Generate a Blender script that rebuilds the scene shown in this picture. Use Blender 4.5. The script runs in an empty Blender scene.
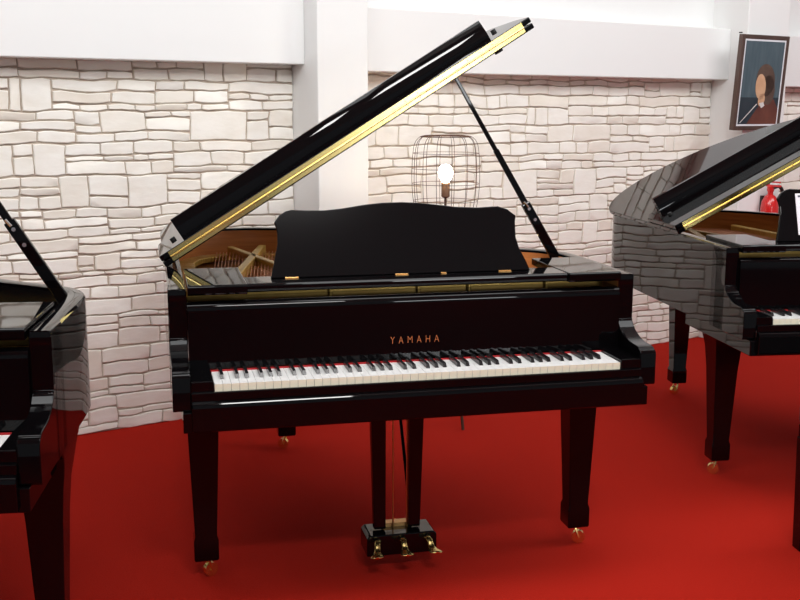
import bpy, bmesh, math, random
from mathutils import Vector, Matrix, noise
random.seed(7)
C = bpy.context.scene.collection
S = bpy.context.scene

# ---------------------------------------------------------------- camera
CAM = Vector((-0.7654, -2.9561, 1.4919)); YAW, PITCH, ROLL, FOC = 0.228141, -0.176231, 0.002278, 1.074245
fwd = Vector((math.sin(YAW)*math.cos(PITCH), math.cos(YAW)*math.cos(PITCH), math.sin(PITCH)))
rgt = Vector((math.cos(YAW), -math.sin(YAW), 0)); upv = rgt.cross(fwd)
r2 = math.cos(ROLL)*rgt + math.sin(ROLL)*upv; u2 = -math.sin(ROLL)*rgt + math.cos(ROLL)*upv
cd = bpy.data.cameras.new('camera'); cam = bpy.data.objects.new('camera', cd); C.objects.link(cam)
cd.sensor_width = 36; cd.lens = 36*FOC*1000/800; cd.clip_start = .05
M = Matrix((r2, u2, -fwd)).transposed().to_4x4(); M.translation = CAM; cam.matrix_world = M
S.camera = cam

# ---------------------------------------------------------------- world, lamps of the hall, exposure
w = bpy.data.worlds.new('World'); S.world = w; w.use_nodes = True
bg = w.node_tree.nodes['Background']; bg.inputs[0].default_value = (.86, .93, 1, 1); bg.inputs[1].default_value = .27
S.view_settings.view_transform = 'Standard'; S.view_settings.look = 'None'
S.view_settings.gamma = 1; S.view_settings.use_curve_mapping = False; S.view_settings.exposure = 0.0

def area(name, loc, size, power, col=(1, .97, .93), target=None):
    l = bpy.data.lights.new(name, 'AREA'); l.shape = 'RECTANGLE'; l.size, l.size_y = size; l.energy = power; l.color = col
    o = bpy.data.objects.new(name, l); C.objects.link(o); o.location = loc
    if target: o.rotation_euler = (Vector(target)-Vector(loc)).to_track_quat('-Z', 'Y').to_euler()
    return o
area('ceiling_light', (-1.6, -0.9, 3.7), (2.6, 1.2), 62, (.96, .99, 1), (-.6, 2.3, .9))
area('ceiling_light', (1.3, -0.6, 3.7), (2.6, 1.2), 62, (.96, .99, 1), (1.2, 2.8, .9))
area('ceiling_light', (4.2, 0.2, 3.7), (2.6, 1.2), 72, (.95, .995, 1), (3.2, 3.4, .9))
area('ceiling_strip_light', (.1, -3.2, 3.7), (.9, .28), 45, (1, .99, .97), (.2, 1.2, 1.0))
area('ceiling_strip_light', (-.85, -3.2, 3.7), (.25, .28), 12, (1, .99, .97), (-.2, 1.2, 1.0))
area('window_daylight', (2.6, -8.5, 1.95), (1.4, .8), 60, (.95, .98, 1), (0, 1.0, 1.6))

# ---------------------------------------------------------------- helpers
def nodes(name):
    m = bpy.data.materials.new(name); m.use_nodes = True
    nt = m.node_tree; return m, nt, nt.nodes['Principled BSDF']
def mat(name, col, rough=.5, metal=0, coat=0, emis=None, es=0, bump=None, ior=1.5):
    m, nt, b = nodes(name)
    b.inputs['Base Color'].default_value = (*col, 1); b.inputs['Roughness'].default_value = rough
    b.inputs['Metallic'].default_value = metal; b.inputs['IOR'].default_value = ior
    b.inputs['Coat Weight'].default_value = coat; b.inputs['Coat Roughness'].default_value = .03
    if emis: b.inputs['Emission Color'].default_value = (*emis, 1); b.inputs['Emission Strength'].default_value = es
    if bump:
        n = nt.nodes.new('ShaderNodeTexNoise'); n.inputs['Scale'].default_value = bump[0]; n.inputs['Detail'].default_value = 4
        tc = nt.nodes.new('ShaderNodeTexCoord'); nt.links.new(tc.outputs['Object'], n.inputs['Vector'])
        bp = nt.nodes.new('ShaderNodeBump'); bp.inputs['Strength'].default_value = bump[1]; bp.inputs['Distance'].default_value = bump[2]
        nt.links.new(n.outputs['Fac'], bp.inputs['Height']); nt.links.new(bp.outputs['Normal'], b.inputs['Normal'])
    return m
def noisemat(name, c1, c2, scale, rough=.5, stretch=(1, 1, 1), coat=0, metal=0, bump=0, bdist=.002, detail=5):
    m, nt, b = nodes(name)
    tc = nt.nodes.new('ShaderNodeTexCoord'); mp = nt.nodes.new('ShaderNodeMapping'); mp.inputs['Scale'].default_value = stretch
    n = nt.nodes.new('ShaderNodeTexNoise'); n.inputs['Scale'].default_value = scale; n.inputs['Detail'].default_value = detail
    r = nt.nodes.new('ShaderNodeValToRGB'); r.color_ramp.elements[0].color = (*c1, 1); r.color_ramp.elements[1].color = (*c2, 1)
    r.color_ramp.elements[0].position = .3; r.color_ramp.elements[1].position = .7
    nt.links.new(tc.outputs['Object'], mp.inputs['Vector']); nt.links.new(mp.outputs['Vector'], n.inputs['Vector'])
    nt.links.new(n.outputs['Fac'], r.inputs['Fac']); nt.links.new(r.outputs['Color'], b.inputs['Base Color'])
    b.inputs['Roughness'].default_value = rough; b.inputs['Coat Weight'].default_value = coat; b.inputs['Metallic'].default_value = metal
    if bump:
        bp = nt.nodes.new('ShaderNodeBump'); bp.inputs['Strength'].default_value = bump; bp.inputs['Distance'].default_value = bdist
        nt.links.new(n.outputs['Fac'], bp.inputs['Height']); nt.links.new(bp.outputs['Normal'], b.inputs['Normal'])
    return m

BLACK = mat('polished_black_lacquer', (.0022, .0018, .0022), .03, ior=1.31)
SATIN = mat('satin_black_lacquer', (.0045, .004, .0045), .13, ior=1.22)
BRASS = mat('brass', (.86, .68, .27), .24, 1)
DULLBRASS = mat('aged_brass', (.60, .36, .14), .35, 1)
SILVER = mat('chrome', (.8, .8, .8), .15, 1)
VENEER = noisemat('mahogany_veneer', (.44, .14, .035), (.58, .21, .06), 6, .35, (1, 1, 14), .2)
SPRUCE = noisemat('varnished_soundboard', (.40, .13, .03), (.52, .20, .05), 5, .3, (14, 1, 1), .3)
GOLD = noisemat('bronze_painted_iron', (.58, .36, .07), (.68, .45, .11), 30, .38, metal=.4)
DKGOLD = mat('shaded_bronze_paint', (.30, .20, .07), .4, .4)
COPPER = mat('copper_wound_string', (.62, .27, .14), .35, .8)
IVORY = mat('white_key_top', (.86, .86, .84), .18)
CREAM = mat('cream_key_front', (.95, .92, .72), .35)
EBONY = mat('black_key', (.010, .010, .011), .22)
FELT = mat('red_felt', (.42, .008, .012), .9)
LETTER = mat('bronze_lettering', (.75, .22, .07), .4, .3)
RUBBER = mat('black_rubber', (.01, .01, .01), .6)
WHITE = mat('white_wall_paint', (.80, .80, .79), .7, bump=(60, .05, .002))
CEIL = mat('ceiling_paint', (.8, .8, .79), .8)
CARPET = noisemat('red_carpet', (.36, .0125, .006), (.45, .016, .0075), 220, .95, bump=.5, bdist=.004)
CARPET.node_tree.nodes['Principled BSDF'].inputs['Specular IOR Level'].default_value = .08
GROUT = noisemat('stone_joint', (.42, .34, .275), (.60, .51, .43), 9, .9, bump=.3)
FRAMEW = noisemat('dark_frame_wood', (.05, .028, .022), (.09, .05, .038), 12, .4, (1, 1, .1), .2)
PAPER = mat('white_paper', (.82, .80, .84), .6)
INK = mat('grey_print', (.10, .10, .13), .6)
WIRE = mat('rust_brown_wire', (.095, .045, .028), .5, .3)
SOCK = mat('brown_lamp_socket', (.16, .08, .045), .5)
REDP = mat('red_enamel', (.60, .012, .012), .25, coat=.5)
BLUE = mat('blue_print', (.03, .10, .35), .4)

def stone_mat():
    m, nt, b = nodes('whitewashed_ledge_stone')
    N = nt.nodes.new; L = nt.links.new
    geo = N('ShaderNodeNewGeometry'); tc = N('ShaderNodeTexCoord')
    r = N('ShaderNodeValToRGB'); cr = r.color_ramp
    cr.elements[0].color = (.84, .785, .70, 1); cr.elements[1].color = (.93, .91, .855, 1)
    e = cr.elements.new(.35); e.color = (.905, .875, .81, 1)
    L(geo.outputs['Random Per Island'], r.inputs['Fac'])
    n = N('ShaderNodeTexNoise'); n.inputs['Scale'].default_value = 7; n.inputs['Detail'].default_value = 8
    mp = N('ShaderNodeMapping'); mp.inputs['Scale'].default_value = (1, 1, 2.6)
    L(tc.outputs['Object'], mp.inputs['Vector']); L(mp.outputs['Vector'], n.inputs['Vector'])
    mr = N('ShaderNodeValToRGB'); mr.color_ramp.elements[0].position = .28; mr.color_ramp.elements[0].color = (.92, .90, .87, 1)
    mr.color_ramp.elements[1].position = .62; mr.color_ramp.elements[1].color = (1, 1, 1, 1)
    L(n.outputs['Fac'], mr.inputs['Fac'])
    mx = N('ShaderNodeMix'); mx.data_type = 'RGBA'; mx.blend_type = 'MULTIPLY'; mx.inputs['Factor'].default_value = 1
    L(r.outputs['Color'], mx.inputs['A']); L(mr.outputs['Color'], mx.inputs['B']); L(mx.outputs['Result'], b.inputs['Base Color'])
    bp = N('ShaderNodeBump'); bp.inputs['Strength'].default_value = .55; bp.inputs['Distance'].default_value = .006
    L(n.outputs['Fac'], bp.inputs['Height']); L(bp.outputs['Normal'], b.inputs['Normal'])
    b.inputs['Roughness'].default_value = .75
    return m
STONE = stone_mat()

def obj(name, bm, mats, parent=None, smooth=None, bevel=0, loc=None):
    me = bpy.data.meshes.new(name)
    bmesh.ops.recalc_face_normals(bm, faces=bm.faces)
    bm.to_mesh(me); bm.free()
    for m in (mats if isinstance(mats, (list, tuple)) else [mats]): me.materials.append(m)
    o = bpy.data.objects.new(name, me); C.objects.link(o)
    if parent: o.parent = parent
    if loc: o.location = loc
    if smooth is not None:
        me.polygons.foreach_set('use_smooth', [True]*len(me.polygons))
        me.set_sharp_from_angle(angle=math.radians(smooth))
    if bevel:
        md = o.modifiers.new('bevel', 'BEVEL'); md.width = bevel; md.segments = 2; md.limit_method = 'ANGLE'; md.angle_limit = math.radians(40)
    return o
def thing(name, label, cat, loc=(0, 0, 0), rz=0, group=None):
    o = bpy.data.objects.new(name, None); C.objects.link(o); o.empty_display_size = .1
    o.location = loc; o.rotation_euler = (0, 0, rz); tag(o, label, cat, group); return o
def tag(o, label, cat, group=None):
    o['label'] = label; o['category'] = cat
    if group: o['group'] = group
    return o
def struct(o): o['kind'] = 'structure'; return o
def box(bm, x0, x1, y0, y1, z0, z1, mi=0):
    v = [bm.verts.new((x, y, z)) for x in (x0, x1) for y in (y0, y1) for z in (z0, z1)]
    fs = []
    for f in ((0, 1, 3, 2), (4, 6, 7, 5), (0, 4, 5, 1), (2, 3, 7, 6), (0, 2, 6, 4), (1, 5, 7, 3)):
        q = bm.faces.new([v[i] for i in f]); q.material_index = mi; fs.append(q)
    return fs
def prism(bm, pts, a, b, axis, mi=0):
    """closed polygon pts extruded along axis from a to b"""
    def P(p, t):
        return {'x': (t, p[0], p[1]), 'y': (p[0], t, p[1]), 'z': (p[0], p[1], t)}[axis]
    A = [bm.verts.new(P(p, a)) for p in pts]; B = [bm.verts.new(P(p, b)) for p in pts]; n = len(pts)
    fs = [bm.faces.new(A), bm.faces.new(B[::-1])] + [bm.faces.new((A[i], A[(i+1) % n], B[(i+1) % n], B[i])) for i in range(n)]
    for f in fs: f.material_index = mi
    return fs
def tube(bm, pts, r, seg=8, mi=0, closed=False):
    pts = [Vector(p) for p in pts]; n = len(pts); rings = []
    rad = r if isinstance(r, (list, tuple)) else [r]*n
    prev = None
    for i, p in enumerate(pts):
        if closed: t = pts[(i+1) % n]-pts[i-1]
        else: t = pts[min(i+1, n-1)]-pts[max(i-1, 0)]
        t.normalize()
        a = Vector((0, 0, 1)) if abs(t.z) < .9 else Vector((1, 0, 0))
        if prev is not None: a = prev
        x = (a-t*a.dot(t)).normalized(); y = t.cross(x); prev = x
        rings.append([bm.verts.new(p+rad[i]*(math.cos(2*math.pi*k/seg)*x+math.sin(2*math.pi*k/seg)*y)) for k in range(seg)])
    m = n if closed else n-1
    for i in range(m):
        A, B = rings[i], rings[(i+1) % n]
        for k in range(seg):
            f = bm.faces.new((A[k], A[(k+1) % seg], B[(k+1) % seg], B[k])); f.material_index = mi
    if not closed:
        for R in (rings[0][::-1], rings[-1]):
            f = bm.faces.new(R); f.material_index = mi
def lathe(bm, prof, seg=20, c=(0, 0, 0), mi=0):
    rings = [[bm.verts.new((c[0]+r*math.cos(2*math.pi*k/seg), c[1]+r*math.sin(2*math.pi*k/seg), c[2]+z)) for k in range(seg)] for r, z in prof]
    for A, B in zip(rings, rings[1:]):
        for k in range(seg):
            f = bm.faces.new((A[k], A[(k+1) % seg], B[(k+1) % seg], B[k])); f.material_index = mi
    for R in (rings[0][::-1], rings[-1]):
        f = bm.faces.new(R); f.material_index = mi
def sections(bm, secs, mi=0):
    """rectangular cross sections (cx,cy,z,hx,hy) lofted"""
    R = [[bm.verts.new((cx+sx*hx, cy+sy*hy, z)) for sx, sy in ((-1, -1), (1, -1), (1, 1), (-1, 1))] for cx, cy, z, hx, hy in secs]
    for A, B in zip(R, R[1:]):
        for k in range(4): bm.faces.new((A[k], A[(k+1) % 4], B[(k+1) % 4], B[k])).material_index = mi
    bm.faces.new(R[0][::-1]).material_index = mi; bm.faces.new(R[-1]).material_index = mi
def catmull(P, n=6):
    out = []
    for i in range(len(P)-1):
        p0, p1, p2, p3 = P[max(i-1, 0)], P[i], P[i+1], P[min(i+2, len(P)-1)]
        for k in range(n):
            t = k/n
            out.append(tuple(.5*((2*b)+(-a+c)*t+(2*a-5*b+4*c-d)*t*t+(-a+3*b-3*c+d)*t**3) for a, b, c, d in zip(p0, p1, p2, p3)))
    out.append(P[-1]); return out
NEW = bmesh.new

# ---------------------------------------------------------------- the hall
A0 = Vector((-1.09418, 2.05428, 0)); WD = Vector((.943345, .331815, 0)); WN = Vector((.331815, -.943345, 0))
WALL = Matrix((WD, -WN, Vector((0, 0, 1)))).transposed().to_4x4(); WALL.translation = A0   # local x along wall, -y into the hall, z up
def wall_obj(name, bm, m, **k):
    o = obj(name, bm, m, **k); o.matrix_world = WALL; return struct(o)
bm = NEW(); box(bm, -9, 12, -9, 9, -.1, 0); struct(obj('floor', bm, CARPET))
bm = NEW(); box(bm, -9, 12, -9, 9, 4.2, 4.3); struct(obj('ceiling', bm, CEIL))
bm = NEW(); box(bm, -6, 9, .012, .16, 0, 4.2); wall_back = wall_obj('wall_back', bm, WHITE)

def stones(x0, x1, z0, z1):
    """irregular coursed ledge stone: random guillotine splits, each stone a cushion with ragged edges"""
    rects = []
    def split(a, b, c, d, depth=0):
        W, H = b-a, d-c
        if H > .165 or (H > .075 and random.random() < .5 and W < .75):
            if W > 1.15 and random.random() < .75:
                t = a+W*random.uniform(.35, .65); split(a, t, c, d); split(t, b, c, d); return
            t = c+H*random.uniform(.3, .7); split(a, b, c, t); split(a, b, t, d); return
        lim = random.uniform(.17, .42) if H < .07 else random.uniform(.11, .32)
        if W > lim:
            t = a+W*random.uniform(.35, .65); split(a, t, c, d); split(t, b, c, d); return
        rects.append((a, b, c, d))
    z = z0
    while z < z1-.01:
        h = min(random.uniform(.13, .25), z1-z)
        if z1-(z+h) < .12: h = z1-z
        split(x0, x1, z, z+h); z += h
    bm = NEW()
    def warp(x, z):
        p = Vector((x*5.5, 3.1, z*7)); q = Vector((x*19, 9.7, z*24))
        return (x+.013*noise.noise(p)+.0035*noise.noise(q), z+.012*noise.noise(p+Vector((17, 5, 3)))+.0035*noise.noise(q+Vector((7, 15, 3))))
    for a, b, c, d in rects:
        g = random.uniform(.0008, .0030); a += g; b -= g; c += random.uniform(.0008, .0034); d -= random.uniform(.0008, .0034)
        if b-a < .02 or d-c < .010: continue
        nx = max(2, int((b-a)/.03)); nz = max(1, int((d-c)/.03))
        sk = random.uniform(-.010, .010)*min(1, (d-c)/.1)
        dep = random.uniform(.004, .010); tl = random.uniform(-.002, .002); tz = random.uniform(-.0015, .0015)
        cx, cz = (a+b)/2, (c+d)/2
        def P(u, v):                                   # u, v in 0..1 over the stone
            x = a+(b-a)*u; z = c+(d-c)*v
            if v in (0, 1): z += (-1 if v else 1)*(.0045 if u in (0, 1) else random.uniform(0, .0022))
            if u in (0, 1): x += (-1 if u else 1)*random.uniform(0, .0025)
            return warp(x, z)
        loop = [P(i/nx, 0) for i in range(nx+1)]+[P(1, k/nz) for k in range(1, nz)]+[P(1-i/nx, 1) for i in range(nx+1)]+[P(0, 1-k/nz) for k in range(1, nz)]
        V0 = [bm.verts.new((x, .012, zz)) for x, zz in loop]
        V1 = []; V2 = []; k = .0035
        for x, zz in loop:
            u = (x-cx)/(b-a)*2; v = (zz-cz)/(d-c)*2; dy = dep+tl*u+tz*v
            V1.append(bm.verts.new((x, -dy+.0025, zz)))
            V2.append(bm.verts.new((x-k*max(-1, min(1, u)), -dy-random.uniform(0, .001), zz-k*max(-1, min(1, v*1.2)))))
        n = len(loop)
        for A_, B_ in ((V0, V1), (V1, V2)):
            for i in range(n): bm.faces.new((A_[i], A_[(i+1) % n], B_[(i+1) % n], B_[i]))
        bm.faces.new(V2)
    return bm
def joint(x0, x1, z1):
    bm = NEW(); box(bm, x0, x1, .004, .03, 0, z1); return bm
# stone faced bays between the white pillars
for k, (x0, x1, zt) in enumerate(((-2.2, 1.091, 1.9), (1.369, 4.075, 1.9), (4.462, 6.2, 1.9))):
    o = obj('joint_bed', joint(x0, x1, zt), GROUT, wall_back)
    o = obj('stone_cladding', stones(x0, x1, 0, zt), STONE, wall_back, smooth=35)
bm = NEW(); box(bm, 1.091, 1.369, -.266, .02, 0, 4.2); wall_obj('trim_1', bm, WHITE, bevel=.006)
bm = NEW(); box(bm, 4.075, 4.462, -.266, .02, 0, 4.2); wall_obj('trim_2', bm, WHITE, bevel=.006)
bm = NEW(); box(bm, -5, 1.091, -.136, .02, 1.70, 4.2); wall_obj('trim_3', bm, WHITE, bevel=.005)
bm = NEW(); box(bm, 1.369, 4.075, -.136, .02, 1.675, 1.985); wall_obj('trim_4', bm, WHITE, bevel=.005)
bm = NEW(); box(bm, 4.462, 8, -.136, .02, 1.64, 1.965); wall_obj('trim_5', bm, WHITE, bevel=.005)

# ---------------------------------------------------------------- grand pianos
HW, ZR, ZK = .727, .975, .732
TH = .56
OUT = [(HW, .176), (HW, .40), (.727, .60), (.716, .71), (.665, .81), (.57, .89), (.46, .97), (.36, 1.07), (.27, 1.21), (.19, 1.37), (.10, 1.52),
       (-.02, 1.65), (-.17, 1.755), (-.35, 1.81), (-.52, 1.79), (-.645, 1.70), (-.71, 1.56), (-HW, 1.38), (-HW, .8), (-HW, .176)]
OUTC = catmull(OUT, 5)
def offset(path, d):
    res = []
    for i, p in enumerate(path):
        a = Vector(path[max(i-1, 0)]); b = Vector(path[min(i+1, len(path)-1)]); t = (b-a).normalized()
        n = Vector((-t.y, t.x)); res.append((p[0]+n.x*d, p[1]+n.y*d))
    return res
INN = offset(OUTC, .052)
WKEY = {}; BKEY = {}
def key_mesh(kind, w):
    bm = NEW()
    if kind == 'white':
        box(bm, -w/2, w/2, 0, .152, -.022, 0)
        for f in bm.faces:
            if f.calc_center_median().y < .001: f.material_index = 1
    else:
        sections(bm, [(0, .0, 0, 1, 1)]) if False else None
        v = [(-.0055, .053, .0005), (.0055, .053, .0005), (.0055, .152, .0005), (-.0055, .152, .0005),
             (-.0045, .060, .0125), (.0045, .060, .0125), (.0045, .152, .0125), (-.0045, .152, .0125)]
        V = [bm.verts.new(p) for p in v]
        for f in ((0, 1, 2, 3), (4, 5, 6, 7), (0, 1, 5, 4), (1, 2, 6, 5), (2, 3, 7, 6), (3, 0, 4, 7)): bm.faces.new([V[i] for i in f])
    bmesh.ops.recalc_face_normals(bm, faces=bm.faces)
    me = bpy.data.meshes.new(kind+'_key'); bm.to_mesh(me); bm.free()
    for m in ((IVORY, CREAM) if kind == 'white' else (EBONY,)): me.materials.append(m)
    return me
KW = key_mesh('white', .0225); KB = key_mesh('black', .011)

def caster(parent, x, y, a):
    bm = NEW()
    lathe(bm, [(.016, .066), (.016, .074), (.009, .074)], 12, (x, y, 0))
    dx, dy = math.cos(a), math.sin(a)
    wc = Vector((x+.014*dx, y+.014*dy, .023))
    # fork arms and wheel
    ax = Vector((-dy, dx, 0))
    for s in (-1, 1):
        tube(bm, [Vector((x, y, .064))+ax*s*.010, Vector((x, y, .05))+ax*s*.015+Vector((dx, dy, 0))*.006, wc+ax*s*.014], .0045, 6)
    tube(bm, [wc-ax*.009, wc+ax*.009], .023, 16)
    tube(bm, [wc-ax*.017, wc+ax*.017], .005, 8)
    o = obj('caster', bm, [BRASS], parent, smooth=40); o['label'] = 'brass caster wheel'
    return o

def leg(root, x, y, flare=False, ztop=.60):
    bm = NEW()
    secs = [(x, y, .066, .036, .036), (x, y, .074, .039, .039), (x, y, .135, .039, .039), (x, y, .150, .0345, .0345)]
    if flare and ztop < .62: secs += [(x, y, .45, .047, .050), (x, y, .54, .054, .058), (x, y, .575, .060, .068), (x, y, .605, .064, .080), (x, y, .630, .067, .095), (x, y, .648, .069, .115), (x, y, .657, .069, .135)]
    else: secs += [(x, y, ztop-.12, .047, .047), (x, y, ztop-.02, .0495, .0495), (x, y, ztop+.01, .052, .052)]
    sections(bm, secs)
    o = obj('leg', bm, BLACK, root, smooth=30, bevel=.003)
    caster(o, x, y, random.choice((0, math.pi))+random.uniform(-.5, .5))
    return o

def lid_pt(u, y, h):
    return (-HW+u*math.cos(TH)-h*math.sin(TH), y, .98+u*math.sin(TH)+h*math.cos(TH))
def lidprism(bm, pts, h0, h1, mi=0):
    A = [bm.verts.new(lid_pt(u, y, h0)) for u, y in pts]; B = [bm.verts.new(lid_pt(u, y, h1)) for u, y in pts]; n = len(pts)
    for f in [bm.faces.new(A), bm.faces.new(B[::-1])]+[bm.faces.new((A[i], A[(i+1) % n], B[(i+1) % n], B[i])) for i in range(n)]: f.material_index = mi

DESK = [(-.421, .0), (-.406, .058), (-.395, .107), (-.394, .139), (-.397, .158), (-.402, .172), (-.386, .194), (-.366, .206), (-.347, .2105), (-.304, .208),
        (-.245, .207), (-.19, .212), (-.117, .223), (-.061, .228), (0, .229), (.055, .226), (.115, .219), (.172, .211), (.245, .207), (.288, .209),
        (.315, .210), (.345, .200), (.372, .178), (.368, .158), (.366, .11), (.374, .074), (.392, .035), (.405, .0)]

def make_piano(label, loc, rz, desk='up', flare=False, badge=False, rail=.81, rail_u=.092, lining=None, desk_dx=0, kb_dx=0, legs=((-.633, .368), (.633, .368), (-.217, 1.64))):
    root = thing('grand_piano', label, 'piano', loc, rz)
    # --- case: bent rim, black outside and on top, mahogany lining inside
    bm = NEW()
    prof = [(.046, .66, 0), (.0, .655, 0), (.0, .968, 0), (.004, .9745, 0), (.010, .976, 0), (.044, .976, 0), (.050, .9745, 0), (.052, .966, 1), (.052, .80, 1)]
    cols = [[bm.verts.new((x, y, z)) for x, y in offset(OUTC, d)] for d, z, m in prof]
    for j in range(len(prof)-1):
        for i in range(len(OUTC)-1):
            bm.faces.new((cols[j][i], cols[j][i+1], cols[j+1][i+1], cols[j+1][i])).material_index = prof[j+1][2] if j+1 >= 7 and prof[j][2] == 1 else 0
    for i in (0, -1): bm.faces.new([c[i] for c in cols])
    case = obj('case', bm, [BLACK, lining or VENEER], root, smooth=30)
    # --- cheeks and arms
    arm_prof = catmull([(.176, .975), (.175, .945), (.187, .915), (.203, .885), (.205, .855), (.196, .835)], 4) + \
        [(.172, .832), (.172, .826)] + catmull([(.172, .826), (.150, .803), (.118, .787), (.085, .778), (.04, .775)], 3)[1:] + \
        [(.022, .7735), (.012, .770), (.010, .766), (.003, .764), (-.002, .758), (-.004, .752), (-.004, .664), (-.001, .658), (.10, .655), (.30, .655), (.30, .975)]
    for s in (-1, 1):
        bm = NEW(); prism(bm, arm_prof, s*HW, s*(HW-.051), 'x')
        obj('arm', bm, BLACK, root, smooth=25, bevel=.002)
        bm = NEW(); box(bm, min(s*.613+kb_dx, s*.676), max(s*.613+kb_dx, s*.676), -.004, .16, .69, .742)
        obj('key_block', bm, BLACK, root, bevel=.003)
    # --- key bed, key slip
    bm = NEW(); box(bm, -.70, .70, -.012, .60, .597, .656)
    prism(bm, [(-.012, .60), (-.030, .605), (-.032, .672), (-.028, .684), (-.018, .688), (-.004, .688), (-.004, .60)], -.676, .676, 'x')
    obj('keybed', bm, BLACK, root, bevel=.003)
    bm = NEW(); box(bm, -.676, .676, -.014, -.003, .686, .7125); obj('key_slip', bm, BLACK, root, bevel=.003)
    # --- keyboard
    bm = NEW(); box(bm, -.6115, .6115, .002, .20, .69, .709)
    kb = obj('keyboard', bm, RUBBER, root, loc=(kb_dx, 0, 0))
    bm = NEW(); box(bm, -.655, .655, .1495, .154, .72, .7365)
    f = obj('felt_strip', bm, FELT, kb); f['label'] = 'red felt strip behind the keys'
    W = 1.222/52; x0 = -.611
    for i in range(52):
        o = bpy.data.objects.new('white_key', KW); C.objects.link(o); o.parent = kb; o.location = (x0+W*(i+.5), 0, ZK)
        if i < 51 and (i % 7) in (0, 2, 3, 5, 6):          # A C D F G carry a sharp on their right
            sh = {0: .0015, 2: -.0022, 3: .0022, 5: -.003, 6: 0}[i % 7]
            b = bpy.data.objects.new('black_key', KB); C.objects.link(b); b.parent = kb; b.location = (x0+W*(i+1)+sh, 0, ZK)
    # --- fallboard
    bm = NEW()
    fp = [(.156, .740), (.1562, .744), (.1600, .912), (.1602, .918), (.163, .928), (.170, .934), (.180, .936), (.184, .936), (.27, .936), (.27, .86), (.20, .74)]
    prism(bm, fp, -.674, .674, 'x')
    fb = obj('fallboard', bm, BLACK, root, smooth=40)
    if badge:
        cu = bpy.data.curves.new('maker_badge', 'FONT'); cu.body = 'YAMAHA'; cu.size = .0325; cu.space_character = 1.9
        cu.extrude = .0006; cu.offset = -.0007; cu.align_x = 'CENTER'; cu.align_y = 'BOTTOM'
        t = bpy.data.objects.new('t', cu); C.objects.link(t)
        me = bpy.data.meshes.new_from_object(t.evaluated_get(bpy.context.evaluated_depsgraph_get())); bpy.data.objects.remove(t)
        xs = [v.co.x for v in me.vertices]; k = .152/(max(xs)-min(xs)); mid = (max(xs)+min(xs))/2
        for v in me.vertices: v.co.x = (v.co.x-mid)*k
        me.materials.clear(); me.materials.append(LETTER)
        o = bpy.data.objects.new('maker_badge', me); C.objects.link(o); o.parent = fb
        a = math.atan2(.134, .0038); o.rotation_euler = (a, 0, 0); o.location = (.0045, .1568, .7815)
        o['label'] = 'bronze capital letters on the fallboard'
    # --- iron plate, soundboard, strings
    bm = NEW()
    inn = [p for p in INN if p[1] > .285]
    prism(bm, inn+[(-.675, .285), (.675, .285)] if False else inn, .815, .835, 'z')
    obj('soundboard', bm, SPRUCE, root)
    bm = NEW()
    box(bm, -.672, .672, .288, .60, .845, .872)                          # pin block web
    box(bm, -.672, .672, .284, .296, .872, .956)                         # front flange seen through the slot
    for x in (-.235, .045, .21, .47): box(bm, x-.006, x+.006, .270, .286, .918, .954)
    ring = offset(OUTC, .054); ring2 = offset(OUTC, .125)
    ks = [i for i, p in enumerate(ring) if p[1] > .58]
    for z, zz in ((.845, .868),):
        for i in ks[:-1]:
            q = [(ring[i], z), (ring[i+1], z), (ring2[i+1], z), (ring2[i], z)]
            lo = [bm.verts.new((*p, z)) for p, _ in q]; hi = [bm.verts.new((*p, zz)) for p, _ in q]
            bm.faces.new(hi); bm.faces.new(lo[::-1])
            for k in range(4): bm.faces.new((lo[k], lo[(k+1) % 4], hi[(k+1) % 4], hi[k]))
    def strut(x0, y0, x1, y1, w=.016, z0=.868, z1=.908):
        d = Vector((x1-x0, y1-y0, 0)).normalized(); n = Vector((-d.y, d.x, 0))*w
        a = Vector((x0, y0, 0)); b = Vector((x1, y1, 0))
        prism(bm, [tuple((a+n).xy), tuple((b+n).xy), tuple((b-n).xy), tuple((a-n).xy)], z0, z1, 'z')
    strut(-.54, .60, -.30, 1.70); strut(-.16, .55, -.44, 1.68, .014); strut(.06, .58, -.06, 1.58); strut(.30, .58, .20, 1.22); strut(.52, .55, .50, .86)
    pl = obj('iron_plate', bm, GOLD, root, bevel=.004)
    bm = NEW()
    def ymax(x):                                                          # plan depth of the rim at x
        b = .6
        for p, q in zip(INN, INN[1:]):
            if min(p[0], q[0]) <= x <= max(p[0], q[0]) and p[0] != q[0]:
                b = max(b, p[1]+(q[1]-p[1])*(x-p[0])/(q[0]-p[0]))
        return b
    n = 110
    for i in range(n):
        x = -.60+1.22*i/n
        if x < -.28:
            t = (x+.60)/.32; xe = -.50+.40*t; ye = min(ymax(xe)-.10, 1.62)
        else:
            t = (x+.28)/.90; xe = x-.16*(1-t); ye = ymax(xe)-.09
        z = .886 if x > -.28 else .893
        tube(bm, [(x, .40, z), (xe, max(ye, .62), z-.004)], .0016 if x < -.28 else .0009, 4)
    st = obj('strings', bm, COPPER, root); st['kind'] = 'stuff'
    bm = NEW()
    for r in range(2):
        for i in range(70): tube(bm, [(-.60+1.2*(i+.5*r)/70, .36+.035*r, .871), (-.60+1.2*(i+.5*r)/70, .357+.035*r, .897)], .0032, 5)
    tp = obj('tuning_pins', bm, COPPER, root); tp['kind'] = 'stuff'
    # --- music shelf with its side plates, desk
    bm = NEW()
    prism(bm, [(.170, .962), (.166, .970), (.166, .980), (.172, .986), (.30, .986), (.30, .970), (.185, .958)], -.50, .50, 'x')
    for s in (-1, 1):
        prism(bm, [(.155, .958), (.150, .964), (.150, .983), (.155, .988), (.50, .988), (.50, .966), (.30, .958)], s*.50, s*.672, 'x')
    ms = obj('music_shelf', bm, BLACK, root, bevel=.002)
    bm = NEW()
    T = .014
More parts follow.
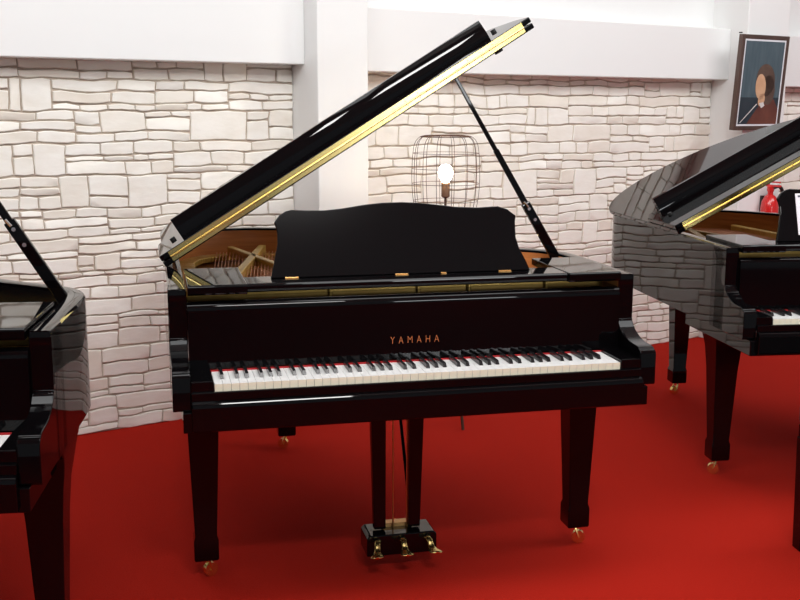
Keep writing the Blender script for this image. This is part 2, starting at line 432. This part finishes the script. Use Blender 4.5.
    if desk == 'up':
        a = math.radians(18); O = Vector((desk_dx, .25, .987)); U = Vector((0, math.sin(a), math.cos(a))); Nn = Vector((0, -math.cos(a), math.sin(a)))
    else:
        O = Vector((0, .225, .990)); U = Vector((0, 1, .01)); Nn = Vector((0, 0, 1))
    F = [bm.verts.new(O+Vector((x, 0, 0))+U*v) for x, v in DESK]; B = [bm.verts.new(O+Vector((x, 0, 0))+U*v-(Nn*T if desk == 'up' else -Nn*T)) for x, v in DESK]; n = len(DESK)
    bm.faces.new(F); bm.faces.new(B[::-1])
    for i in range(n): bm.faces.new((F[i], F[(i+1) % n], B[(i+1) % n], B[i]))
    md = obj('music_desk', bm, SATIN if desk == 'up' else BLACK, root, bevel=.003)
    if desk == 'up':
        for x, wd in ((-.358, .020), (-.017, .020), (.117, .008), (.318, .020)):
            bm = NEW(); box(bm, x-wd, x+wd, .234, .246, .9865, .9875); tube(bm, [(x-wd, .246, .9885), (x+wd, .246, .9885)], .0018, 8)
            h = obj('desk_hinge', bm, DULLBRASS, md); h['label'] = 'small brass hinge'
    # --- lid
    L, YL = 1.50, .656
    cu = []
    off = offset(OUTC, -.016)
    for x, y in off:
        if y > YL: cu.append((x+HW, y))
    cu = [(min(max(u*1.018, -.002), L), y) for u, y in cu]
    main = [(L, YL)] + cu + [(-.002, YL)]
    # the lid is as long along its slope as the case is wide
    bm = NEW(); lidprism(bm, main, -.009, .0105)
    lid = obj('lid', bm, BLACK, root, bevel=.003)
    bm = NEW(); lidprism(bm, [(L, YL), (L-.004, .80), (L-.035, .99), (L-.06, 1.03), (.02, 1.03), (-.002, .98), (-.002, YL)], .0135, .033)
    flap = obj('front_lid', bm, BLACK, root, bevel=.003)
    bm = NEW()
    lp = [(rail-.016*(1-k/8)-.003*(1-((k-4)/4)**2), .0335+.0665*k/8) for k in range(9)]+[(rail+.022, .100), (rail+.022, .0335)]
    A = [bm.verts.new(lid_pt(rail_u, y, h)) for y, h in lp]; B = [bm.verts.new(lid_pt(1.385, y, h)) for y, h in lp]; n = len(lp)
    bm.faces.new(A); bm.faces.new(B[::-1])
    for i in range(n): bm.faces.new((A[i], A[(i+1) % n], B[(i+1) % n], B[i]))
    obj('front_rail', bm, BLACK, flap, smooth=30)
    for u in (.060, 1.425):
        bm = NEW(); tube(bm, [lid_pt(u, .85, .033), lid_pt(u, .85, .042)], .010, 12); obj('bumper', bm, RUBBER, flap, smooth=40)
    # brass piano hinge across both edges
    bm = NEW()
    def slab(u0, u1, y0, y1, h0, h1, mi=0):
        V = [bm.verts.new(lid_pt(u, y, h)) for u in (u0, u1) for y in (y0, y1) for h in (h0, h1)]
        for f in ((0, 1, 3, 2), (4, 6, 7, 5), (0, 4, 5, 1), (2, 3, 7, 6), (0, 2, 6, 4), (1, 5, 7, 3)): bm.faces.new([V[i] for i in f]).material_index = mi
    slab(.031, 1.464, YL-.0025, YL+.001, -.0045, .0105); slab(.031, 1.464, YL-.0025, YL+.001, .0135, .031)
    tube(bm, [lid_pt(.031, YL-.004, .012), lid_pt(1.464, YL-.004, .012)], .0035, 8)
    for k in range(28):
        for h in (.0035, .0215): tube(bm, [lid_pt(.05+k*.0515, YL-.0025, h), lid_pt(.05+k*.0515, YL-.0034, h)], .0022, 6, 1)
    h = obj('lid_hinge', bm, [BRASS, DULLBRASS], lid, smooth=40); h['label'] = 'long brass hinge along the front edge'
    bm = NEW(); tube(bm, [lid_pt(1.36, .70, -.009), lid_pt(1.36, .70, -.020)], .016, 12); obj('bumper', bm, RUBBER, lid, smooth=40)
    # --- prop stick
    bm = NEW()
    p0 = Vector((.670, .690, .945)); p1 = Vector(lid_pt(1.178, .69, -.010)); d = (p1-p0); n = Vector((d.z, 0, -d.x)).normalized()
    def stick(a, b, w0, w1, t=.009):
        A = p0+d*a; B = p0+d*b; V = []
        for P, w in ((A, w0), (B, w1)):
            V.append([bm.verts.new(P+n*sx*w+Vector((0, sy*t, 0))) for sx, sy in ((-1, -1), (1, -1), (1, 1), (-1, 1))])
        for k in range(4): bm.faces.new((V[0][k], V[0][(k+1) % 4], V[1][(k+1) % 4], V[1][k]))
        bm.faces.new(V[0][::-1]); bm.faces.new(V[1])
    stick(.0, .33, .017, .016); stick(.31, .62, .011, .010, .006); stick(.60, 1, .008, .0065, .005)
    pr = obj('lid_prop', bm, BLACK, root, bevel=.003)
    bm = NEW()
    P = p0+d*.32; tube(bm, [P+Vector((-.012, -.010, .012)), P+Vector((.004, -.014, -.006))], .004, 8)
    h = obj('prop_catch', bm, SILVER, pr, smooth=40); h['label'] = 'small chrome catch'
    for t in (.30, .24):
        bm = NEW(); tube(bm, [p0+d*t+Vector((0, -.0125, 0)), p0+d*t+Vector((0, -.008, 0))], .006, 10); obj('screw', bm, SILVER, pr, smooth=40)
    bm = NEW(); box(bm, .595, .676, .64, .74, .925, .947); obj('prop_block', bm, BLACK, pr, bevel=.004)
    # --- legs
    for (x, y), zt in zip(legs, (.60, .60, .655)): leg(root, x, y, flare, zt)
    # --- pedal lyre
    bm = NEW(); box(bm, -.11, .10, .26, .40, .575, .60)
    ly = obj('pedal_lyre', bm, BLACK, root, bevel=.004)
    for xt, xb in ((-.067, -.061), (.062, .055)):
        bm = NEW(); sections(bm, [(xb-.009, .335, .128, .0195, .014), (xt-.009, .335, .58, .0255, .018)]); obj('lyre_post', bm, BLACK, ly, bevel=.003)
    bm = NEW()
    prism(bm, [(-.121, .05), (-.121, .112), (-.111, .122), (.104, .122), (.114, .112), (.114, .05)], .285, .395, 'y')
    bx = obj('pedal_box', bm, BLACK, ly, bevel=.004)
    bm = NEW(); box(bm, -.058, .04, .352, .385, .122, .134); o = obj('box_plate', bm, DULLBRASS, ly); o['label'] = 'dull brass plate on the pedal box'
    for x in (-.021, .026):
        bm = NEW(); tube(bm, [(x, .345, .12), (x, .345, .60)], .0028, 8); o = obj('pedal_rod', bm, DULLBRASS, ly, smooth=60); o['label'] = 'thin brass rod'
    for s in (-1, 1):
        bm = NEW(); tube(bm, [(.006+s*.046, .385, .11), (.006+s*.050, .66, .60)], .006, 8); obj('lyre_brace', bm, BLACK, ly, smooth=60)
    for x in (-.084, -.004, .074):
        bm = NEW()
        path = catmull([(.292, .098, .013, .006), (.276, .106, .0125, .006), (.262, .106, .0105, .006), (.250, .098, .0095, .006), (.241, .088, .0105, .006), (.230, .082, .015, .006), (.216, .081, .021, .0055), (.206, .081, .020, .005), (.200, .081, .011, .003)], 4)
        fan = (x+.004)*.9
        R = []
        for y, z, hw, ht in path:
            R.append([bm.verts.new((x+fan*(.292-y)*3+hw*math.cos(t), y, z+ht*math.sin(t))) for t in [2*math.pi*k/12 for k in range(12)]])
        for Aa, Bb in zip(R, R[1:]):
            for k in range(12): bm.faces.new((Aa[k], Aa[(k+1) % 12], Bb[(k+1) % 12], Bb[k]))
        bm.faces.new(R[0][::-1]); bm.faces.new(R[-1])
        o = obj('pedal', bm, BRASS, ly, smooth=60); o['label'] = 'polished brass pedal'
    return root

make_piano('black grand piano in the middle with its lid propped open and curved music desk raised', (0, 0, 0), 0, badge=True)
TH = .63
make_piano('black grand piano cut off by the left edge, only its treble corner showing', (-1.748, -.45, 0), math.radians(-6.4), kb_dx=.02, desk='flat', flare=True, lining=SATIN,  # black lining paints in the shade under the raised lid
           legs=((-.655, .36), (.656, .36), (-.217, 1.64)))
TH = .495
RP = ((2.058, .452, 0), math.radians(-5.7))
make_piano('black grand piano under the framed portrait, its side mirroring the stone wall', *RP, flare=True, rail=.97, rail_u=.055, desk_dx=-.07,
           legs=((-.617, .40), (.655, .40), (-.30, 1.64)))
RM = Matrix.Translation(RP[0]) @ Matrix.Rotation(RP[1], 4, 'Z')

# sheet of paper on the right piano's desk
a = math.radians(18)
sh = thing('paper_sheet', 'white printed sheet standing on the music desk of the right piano', 'paper')
sh.matrix_world = RM @ Matrix.Translation((-.325, .25, .992)) @ Matrix.Rotation(-a, 4, 'X')
bm = NEW(); box(bm, -.075, .105, -.0030, -.0012, .02, .185); obj('page', bm, PAPER, sh)
bm = NEW(); box(bm, -.065, .095, -.0038, -.0030, .170, .178); obj('heading_bar', bm, INK, sh)

# ---------------------------------------------------------------- framed portrait on the right pillar
pf = thing('framed_portrait', 'framed dark portrait print hanging on the white pillar above the right piano', 'picture')
pf.matrix_world = WALL @ Matrix.Translation((4.163, -.268, 1.368)) @ Matrix.Rotation(math.radians(4), 4, 'X')
FW, FH = .43, .575
bm = NEW()
for x0, x1, z0, z1 in ((-FW/2, -FW/2+.026, 0, FH), (FW/2-.026, FW/2, 0, FH), (-FW/2+.026, FW/2-.026, 0, .026), (-FW/2+.026, FW/2-.026, FH-.026, FH)): box(bm, x0, x1, -.034, 0, z0, z1)
obj('frame', bm, FRAMEW, pf, bevel=.004)
bm = NEW(); box(bm, -FW/2+.026, FW/2-.026, -.030, -.002, .026, FH-.026); obj('mat_board', bm, mat('pale_mat_board', (.72, .74, .78), .6), pf)
TEAL = noisemat('teal_oil_ground', (.055, .085, .105), (.085, .12, .14), 9, .35, (6, 1, .8))
DARKP = noisemat('dark_oil_ground', (.018, .028, .038), (.03, .04, .05), 8, .35)
HAIR = noisemat('umber_paint', (.075, .042, .032), (.12, .075, .055), 14, .5)
SKIN = noisemat('ochre_flesh_paint', (.50, .27, .15), (.66, .42, .26), 10, .5)
COAT = noisemat('russet_paint', (.10, .03, .022), (.16, .055, .035), 10, .5)
LINEN = mat('pale_paint', (.62, .60, .58), .6)
iw, z0, z1 = FW/2-.037, .037, FH-.037
bm = NEW()
def flat(pts, lay, mi): 
    f = bm.faces.new([bm.verts.new((x, -.0305-.0004*lay, z)) for x, z in pts]); f.material_index = mi
def ell(cx, cz, rx, rz, lay, mi, rot=0):
    flat([(cx+rx*math.cos(t)*math.cos(rot)-rz*math.sin(t)*math.sin(rot), cz+rx*math.cos(t)*math.sin(rot)+rz*math.sin(t)*math.cos(rot)) for t in [2*math.pi*k/28 for k in range(28)]], lay, mi)
flat([(-iw, z0), (iw, z0), (iw, z1), (-iw, z1)], 0, 0); flat([(-iw, z0), (iw, z0), (iw, .20), (-iw, .20)], 1, 1)
flat([(-.10, z0), (iw, z0), (iw, .13), (.13, .19), (.03, .175), (-.02, .13)], 2, 4)
ell(.035, .305, .085, .10, 3, 2, .3); ell(.07, .245, .06, .09, 3, 2, .1)
ell(-.005, .265, .047, .078, 4, 3, .12); ell(.015, .185, .03, .04, 4, 3, -.3)
flat([(-.005, .165), (.035, .172), (.05, .15), (.02, .135)], 5, 5)
flat([(-.165, .045), (-.158, .045), (-.02, .158), (-.028, .162)], 5, 5)
obj('picture', bm, [TEAL, DARKP, HAIR, SKIN, COAT, LINEN], pf)
bm = NEW(); tube(bm, [(-FW/2+.012, .01, FH+.008), (-FW/2+.012, -.012, FH+.008)], .004, 8); o = obj('hook', bm, RUBBER, pf)

# ---------------------------------------------------------------- fire extinguisher on the pillar
ex = thing('fire_extinguisher', 'red fire extinguisher with black hose on the pillar behind the right piano', 'fire extinguisher')
ex.matrix_world = WALL @ Matrix.Translation((4.29, -.335, .55))
bm = NEW(); lathe(bm, [(.045, 0), (.055, .01), (.056, .05), (.056, .33), (.050, .37), (.034, .40), (.018, .412), (.018, .43)], 24); cyl = obj('cylinder', bm, REDP, ex, smooth=50)
bm = NEW()
for k in range(7):
    t0 = math.radians(-150+k*9); t1 = math.radians(-150+(k+1)*9)
    V = [bm.verts.new((.0566*math.cos(t), .0566*math.sin(t), z)) for t, z in ((t0, .22), (t1, .22), (t1, .30), (t0, .30))]; bm.faces.new(V)
o = obj('label_band', bm, BLUE, cyl); o['label'] = 'blue printed label'
bm = NEW(); lathe(bm, [(.02, .43), (.022, .435), (.022, .46), (.012, .47)], 14); box(bm, -.008, .008, -.075, .03, .462, .474); box(bm, -.007, .007, -.07, .02, .487, .496); box(bm, -.006, .006, .012, .02, .47, .49)
obj('valve', bm, REDP, ex)
bm = NEW(); tube(bm, catmull([(.02, 0, .45), (.07, -.01, .46), (.105, -.01, .42), (.11, 0, .34), (.095, .0, .25), (.068, 0, .18)], 5), .011, 10); obj('hose', bm, RUBBER, ex, smooth=60)
bm = NEW(); box(bm, -.012, .012, .05, .068, .1, .40); obj('bracket', bm, RUBBER, ex)

# ---------------------------------------------------------------- wire cage floor lamp
LX, LY = .574, 1.88
lp = thing('floor_lamp', 'brown wire cage floor lamp with a glowing bulb behind the middle piano', 'lamp', (LX, LY, 0))
bm = NEW()
prof = catmull([(.012, 1.372), (.075, 1.372), (.118, 1.365), (.143, 1.338), (.153, 1.29), (.157, 1.22), (.157, 1.15), (.150, 1.07), (.132, 1.00), (.110, .965)], 4)
for k in range(14):
    t = 2*math.pi*(k+.3)/14; tube(bm, [(r*math.cos(t), r*math.sin(t), z) for r, z in prof], .0013, 5)
for r, z in ((.118, 1.365), (.153, 1.29), (.157, 1.22), (.157, 1.15), (.150, 1.07), (.110, .965), (.012, 1.372), (.075, 1.372)):
    tube(bm, [(r*math.cos(2*math.pi*k/40), r*math.sin(2*math.pi*k/40), z) for k in range(40)], .0013 if z != 1.365 else .0022, 5, closed=True)
for k in range(3):
    t = 2*math.pi*k/3; tube(bm, [(.110*math.cos(t), .110*math.sin(t), .965), (.012*math.cos(t), .012*math.sin(t), .965)], .0025, 6)
obj('wire_shade', bm, WIRE, lp, smooth=60)
bm = NEW(); tube(bm, [(0, 0, .90), (0, 0, 1.085)], .006, 10); obj('stem', bm, WIRE, lp, smooth=60)
bm = NEW(); lathe(bm, [(.014, 1.085), (.020, 1.09), (.020, 1.15), (.017, 1.155)], 16); obj('socket', bm, SOCK, lp, smooth=40)
bm = NEW(); lathe(bm, [(.013, 1.153), (.019, 1.163), (.029, 1.178), (.0345, 1.2), (.029, 1.222), (.018, 1.234), (.004, 1.238)], 20)
bulb = obj('bulb', bm, mat('glowing_bulb', (1, .9, .7), .3, emis=(1, .80, .50), es=60), lp, smooth=60)
for k, (dx, dy) in enumerate(((.051, -.163), (-.165, .036), (.114, .125))):
    bm = NEW(); tube(bm, [(dx*.05, dy*.05, .92), (dx, dy, .006)], .0075, 8); obj('leg', bm, WIRE, lp, smooth=60)
pl = bpy.data.lights.new('bulb_light', 'POINT'); pl.energy = 52; pl.color = (1, .62, .29); pl.shadow_soft_size = .034
o = bpy.data.objects.new('bulb_light', pl); C.objects.link(o); o.parent = lp; o.location = (0, 0, 1.20)

# ---------------------------------------------------------------- bench at the right edge
bn = thing('piano_bench', 'black piano bench cut off by the right edge of the photo', 'bench', (1.355, .172, 0), math.radians(-5.7))
bm = NEW(); box(bm, .0, .70, -.36, .0, .395, .44); obj('seat_frame', bm, BLACK, bn, bevel=.004)
bm = NEW(); box(bm, -.004, .704, -.364, .004, .442, .52); obj('cushion', bm, mat('black_leather', (.012, .011, .012), .4, bump=(90, .3, .002)), bn, bevel=.014)
for x in (.03, .67):
    for y in (-.33, -.03):
        bm = NEW(); sections(bm, [(x, y, 0, .026, .026), (x, y, .36, .032, .032), (x, y, .396, .032, .032)]); obj('leg', bm, BLACK, bn, bevel=.003)
